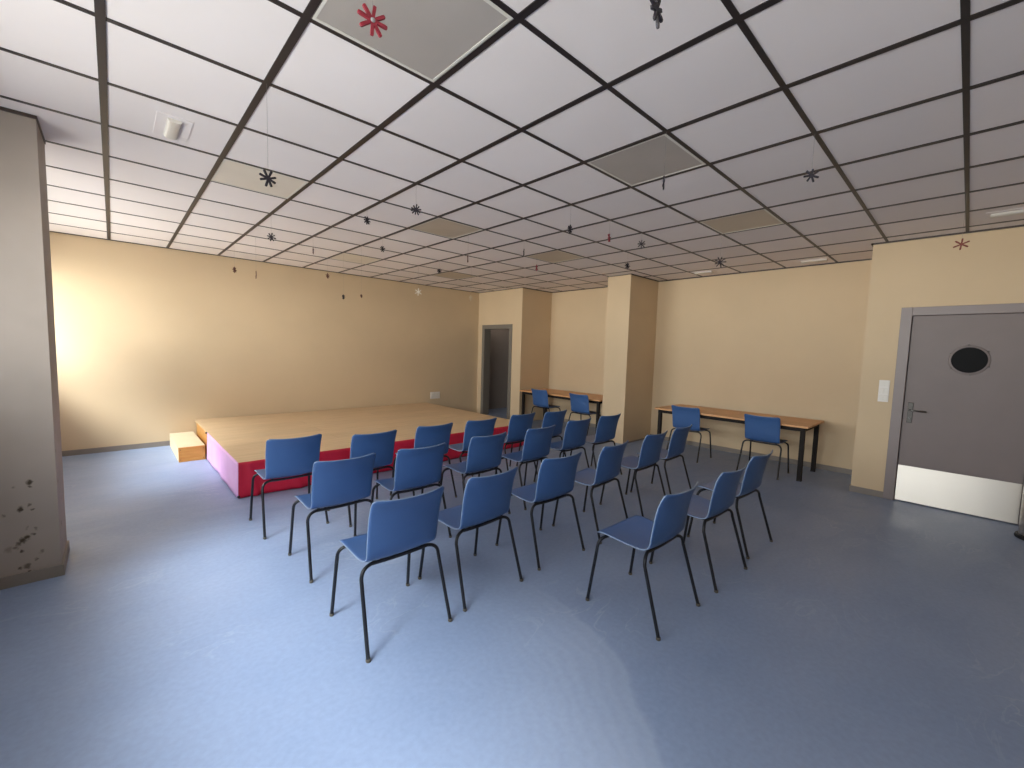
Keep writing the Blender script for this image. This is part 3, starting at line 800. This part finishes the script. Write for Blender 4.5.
# ------------------------------------------------------------------ hanging stars made of clothes-peg halves
def star_mesh(arms, R, mat, seed, width=.0092):
    rnd = random.Random(seed); bm = bmesh.new()
    for k in range(arms):
        a0 = 2 * PI * k / arms + rnd.uniform(-.08, .08) + PI / 2
        L = R * rnd.uniform(.9, 1.06); tilt = rnd.uniform(-.09, .09)
        w0, w1 = width * .44, width * .54
        secs = [(.0, w0, .0035), (L * .45, w0 * 1.15, .004), (L * .80, w1, .0042), (L * .96, w1 * .92, .0035), (L, w1 * .5, .002)]
        m = Matrix.Rotation(-a0, 4, 'Y') @ Matrix.Rotation(tilt, 4, 'Z')
        rings = []
        for r, w, t in secs:
            rings.append([bm.verts.new(m @ Vector((r, y_, z_))) for y_, z_ in ((-t, -w), (t, -w), (t, w), (-t, w))])
        for q0, q1 in zip(rings, rings[1:]):
            for q in range(4): bm.faces.new((q0[q], q0[(q + 1) % 4], q1[(q + 1) % 4], q1[q]))
        bm.faces.new(rings[0][::-1]); bm.faces.new(rings[-1])
    bmesh.ops.recalc_face_normals(bm, faces=bm.faces[:])
    return bm

def star(x, y, z, R, mat, yaw, label, arms=8, seed=1, roll=0.0, bead=None):
    o = obj('star_ornament', star_mesh(arms, R, mat, seed), M[mat], None, loc=(x, y, z))
    o.rotation_euler = (0, roll, yaw)
    tag(o, label, 'ornament', 'star ornaments hanging from the ceiling')
    bm = bmesh.new()
    inv = o.rotation_euler.to_matrix().inverted()
    p0 = inv @ Vector((0, 0, R * .55)); p1 = inv @ Vector((0, 0, CEIL - .004 - z))
    add_tube(bm, [p0, p1], .0006, 6)
    obj('hanging_thread', bm, M['thread'], o)
    if bead:
        bm = bmesh.new(); bmesh.ops.create_icosphere(bm, subdivisions=2, radius=.0085); obj('centre_bead', bm, M[bead], o, True)
    return o
def gp(i, j): return (GX + TILE * i, GY + TILE * j)
#        (grid place), drop below ceiling, radius, material, yaw offset, arms, roll, label
STARS = [
    ((2, -2), 'Z:370,20', .044, 'rail_red', .25, 8, .10, 'large red star ornament with silver centre hanging at the top of the photo'),
    ((3, -3), 'Z:654,10', .045, 'peg_dark', 1.15, 8, .35, 'dark star ornament seen half edge-on at the top right of centre'),
    ((2, 0), 'Z:270,179', .043, 'peg_dark', .5, 8, -.45, 'black star ornament in front of the ivory light panel at left'),
    ((5, -2), 'Z:665,183', .040, 'peg_dark', 1.50, 8, .0, 'thin edge-on ornament on a long thread below the grey panel right of centre'),
    ((6, -3), 'Z:809,176', .040, 'peg_dark', .1, 7, .12, 'black star ornament hanging alone at right, left of the thick grid bar'),
    ((4, 1), 'Z:417,210', .042, 'peg_dark', .1, 10, .1, 'black ten-pointed star ornament left of the middle beige light panel'),
    ((3, 4), 'Z:271,237', .044, 'peg_dark', .4, 8, .2, 'dark star ornament below the black star at left, near the wall top'),
    ((4, 2.5), 'Z:370,221', .040, 'peg_dark', .7, 8, .1, 'dark star ornament hanging left of and below the ten-pointed black star'),
    ((5, 4), 'Z:383,249', .036, 'peg_dark', .6, 8, .3, 'small dark star ornament between the ten-pointed star and the stage wall'),
    ((4, 5), 'Z:314,251', .042, 'peg_brown', 1.5, 8, .1, 'thin brown edge-on ornament under the ceiling left of centre'),
    ((3, 7), 'Z:235,270', .042, 'peg_brown', 1.0, 8, .0, 'brown star ornament leftmost in front of the stage wall'),
    ((3.2, 6), 'Z:257,275', .050, 'peg_brown', 1.52, 8, .0, 'thin brown edge-on ornament beside the leftmost one on the stage wall'),
    ((5, 7), 'Z:328,276', .038, 'peg_brown', .8, 8, .5, 'small brown star ornament just under the top edge of the stage wall'),
    ((5, 6), 'Z:343,297', .036, 'peg_dark', 1.0, 8, .0, 'small dark ornament hanging lowest in front of the stage wall'),
    ((5, 5), 'Z:361,296', .022, 'peg_brown', .9, 6, .0, 'tiny brown ornament right of the lowest dark one at the stage wall'),
    ((7, 6), 'Z:418,292', .060, 'peg_white', .2, 6, .0, 'white star ornament in front of the stage wall'),
    ((8, 5), 'Z:469,298', .045, 'peg_pale', .6, 6, .0, 'pale faint ornament near the corner of the stage wall'),
    ((7, 5), 'Z:438,271', .038, 'peg_dark', .5, 8, .4, 'dark star ornament beside the farthest beige light panel'),
    ((6, 2.5), 'Z:470,259', .044, 'peg_brown', 1.53, 8, .1, 'thin brown edge-on ornament right of the middle beige light panel'),
    ((7, 2), 'Z:523,252', .040, 'peg_dark', 1.52, 8, .0, 'thin dark edge-on ornament left of the small-looking beige panel'),
    ((8, 2.6), 'Z:538,268', .045, 'rail_red', 1.1, 6, .9, 'reddish star ornament above the dark doorway wall'),
    ((6, 0), 'Z:569.5,229', .036, 'peg_dark', .9, 8, .0, 'small grey-black star ornament at the middle of the ceiling right of centre'),
    ((7, 0), 'Z:610,238', .042, 'rail_red', 1.2, 6, .2, 'small red star ornament above and left of the column'),
    ((8, 0), 'Z:642,244', .044, 'peg_dark', .1, 8, .1, 'black star ornament right of the small red one above the column'),
    ((9, .9), 'Z:623,266', .044, 'peg_dark', .8, 8, .7, 'dark ornament touching the ceiling line just above the column'),
    ((9, -1), 'Z:721,262', .062, 'peg_dark', .2, 9, .2, 'large black star ornament above the table right of the column'),
    ((9, -4), 'Z:964,244', .046, 'peg_red_brown', .1, 6, .1, 'dark red six-pointed star ornament in front of the wall above the door'),
]
CAM_P = (8.179e-01, -7.96e-02, 2.88e-02, 425.98)
yaw_, pit_, rol_, F_ = CAM_P
fw = Vector((math.cos(yaw_) * math.cos(pit_), math.sin(yaw_) * math.cos(pit_), math.sin(pit_)))
rt = Vector((math.sin(yaw_), -math.cos(yaw_), 0)); up = rt.cross(fw)
r2 = rt * math.cos(rol_) + up * math.sin(rol_); u2 = -rt * math.sin(rol_) + up * math.cos(rol_)
for k, (g, zz, R, mt, yo, arms, roll, lab) in enumerate(STARS):
    x, y = gp(*g)
    u_, v_ = map(float, zz[2:].split(','))
    ray = fw + r2 * (u_ - 512) / F_ - u2 * (v_ - 384) / F_
    # height at which a thread from this ceiling place ends (the photo's drop)
    z = CAM_Z + ray.z * math.hypot(x, y) / math.hypot(ray.x, ray.y)
    star(x, y, min(z, CEIL - R * .6), R, mt, math.atan2(y, x) - PI / 2 + yo, lab, arms, k + 3, roll, 'silver' if k == 0 else None)

# ------------------------------------------------------------------ outside and light
w = bpy.data.worlds.new('overcast_sky'); S.world = w; w.use_nodes = True
nt = w.node_tree; bg = nt.nodes['Background']
tc = nt.nodes.new('ShaderNodeTexCoord'); sx = nt.nodes.new('ShaderNodeSeparateXYZ'); cr = nt.nodes.new('ShaderNodeValToRGB')
nt.links.new(tc.outputs['Generated'], sx.inputs['Vector'])
mr = nt.nodes.new('ShaderNodeMapRange'); mr.inputs['From Min'].default_value = -1; mr.inputs['From Max'].default_value = 1
nt.links.new(sx.outputs['Z'], mr.inputs['Value']); nt.links.new(mr.outputs[0], cr.inputs['Fac'])
# below the horizon: pale paving in the light; just above it: the shaded houses across the street; above them open sky
el = cr.color_ramp.elements
el[0].position = .0; el[0].color = (.14, .134, .13, 1)
el[1].position = 1.0; el[1].color = (.24, .246, .258, 1)
for p, c in ((.38, (.30, .29, .28)), (.45, (.52, .50, .485)), (.485, (.60, .58, .56)), (.515, (.43, .43, .435)), (.60, (.41, .41, .42)), (.68, (.24, .245, .255))):
    e = el.new(p); e.color = (*c, 1)
# the bright part of the cloud where the sun stands behind it, and the open bright gap down the street
cur = cr.outputs['Color']
for az, el_, r0, r1, amp in ((206, 43, 15.5, 3, 2.3), (248, 3, 16, 3, 0.50)):
    az, el_ = math.radians(az), math.radians(el_)
    sd = (math.cos(az) * math.cos(el_), math.sin(az) * math.cos(el_), math.sin(el_))
    dp = nt.nodes.new('ShaderNodeVectorMath'); dp.operation = 'DOT_PRODUCT'; dp.inputs[1].default_value = sd
    nt.links.new(tc.outputs['Generated'], dp.inputs[0])
    ms = nt.nodes.new('ShaderNodeMapRange'); ms.interpolation_type = 'SMOOTHERSTEP'
    ms.inputs['From Min'].default_value = math.cos(math.radians(r0)); ms.inputs['From Max'].default_value = math.cos(math.radians(r1))
    ms.inputs['To Min'].default_value = 0; ms.inputs['To Max'].default_value = amp
    nt.links.new(dp.outputs['Value'], ms.inputs['Value'])
    av = nt.nodes.new('ShaderNodeVectorMath'); av.operation = 'ADD'
    sv = nt.nodes.new('ShaderNodeVectorMath'); sv.operation = 'SCALE'; sv.inputs[0].default_value = (.985, 1.0, 1.03)
    nt.links.new(ms.outputs[0], sv.inputs['Scale']); nt.links.new(cur, av.inputs[0]); nt.links.new(sv.outputs['Vector'], av.inputs[1])
    cur = av.outputs['Vector']
nt.links.new(av.outputs['Vector'], bg.inputs['Color'])
bg.inputs['Strength'].default_value = 45.0
for (a0, b0) in (W1, W2):
    l = bpy.data.lights.new('window_portal', 'AREA'); l.shape = 'RECTANGLE'
    l.size = b0 - a0; l.size_y = WZ[1] - WZ[0]
    l.cycles.is_portal = True
    o = bpy.data.objects.new('window_portal', l); COL.objects.link(o)
    o.location = (XL - T - .01, (a0 + b0) / 2, (WZ[0] + WZ[1]) / 2)
    o.rotation_euler = Matrix(((0, 0, -1), (1, 0, 0), (0, 1, 0))).transposed().to_euler() if False else (PI / 2, 0, -PI / 2)

# added fill light, out of view, that lifts the dark corridor
l = bpy.data.lights.new('corridor_fill', 'AREA'); l.shape = 'RECTANGLE'; l.size = .5; l.size_y = .3; l.energy = 3; l.color = (1, .86, .72)
o = bpy.data.objects.new('corridor_fill', l); COL.objects.link(o); o.location = (7.1, 8.0, 2.58)

# ------------------------------------------------------------------ camera
cam = bpy.data.cameras.new('camera'); cam.sensor_fit = 'HORIZONTAL'; cam.sensor_width = 36.0
cam.lens = 36.0 * F_ / 1024.0; cam.clip_start = .02; cam.clip_end = 200
co = bpy.data.objects.new('camera', cam); COL.objects.link(co)
co.matrix_world = Matrix(((r2.x, u2.x, -fw.x, 0), (r2.y, u2.y, -fw.y, 0), (r2.z, u2.z, -fw.z, CAM_Z), (0, 0, 0, 1)))
S.camera = co

S.view_settings.view_transform = 'Standard'; S.view_settings.look = 'None'
S.view_settings.gamma = 1.0; S.view_settings.use_curve_mapping = False
S.view_settings.exposure = 0.0
S.cycles.max_bounces = 12; S.cycles.diffuse_bounces = 8; S.cycles.glossy_bounces = 4
S.cycles.sample_clamp_indirect = 8.0
S.cycles.use_denoising = True
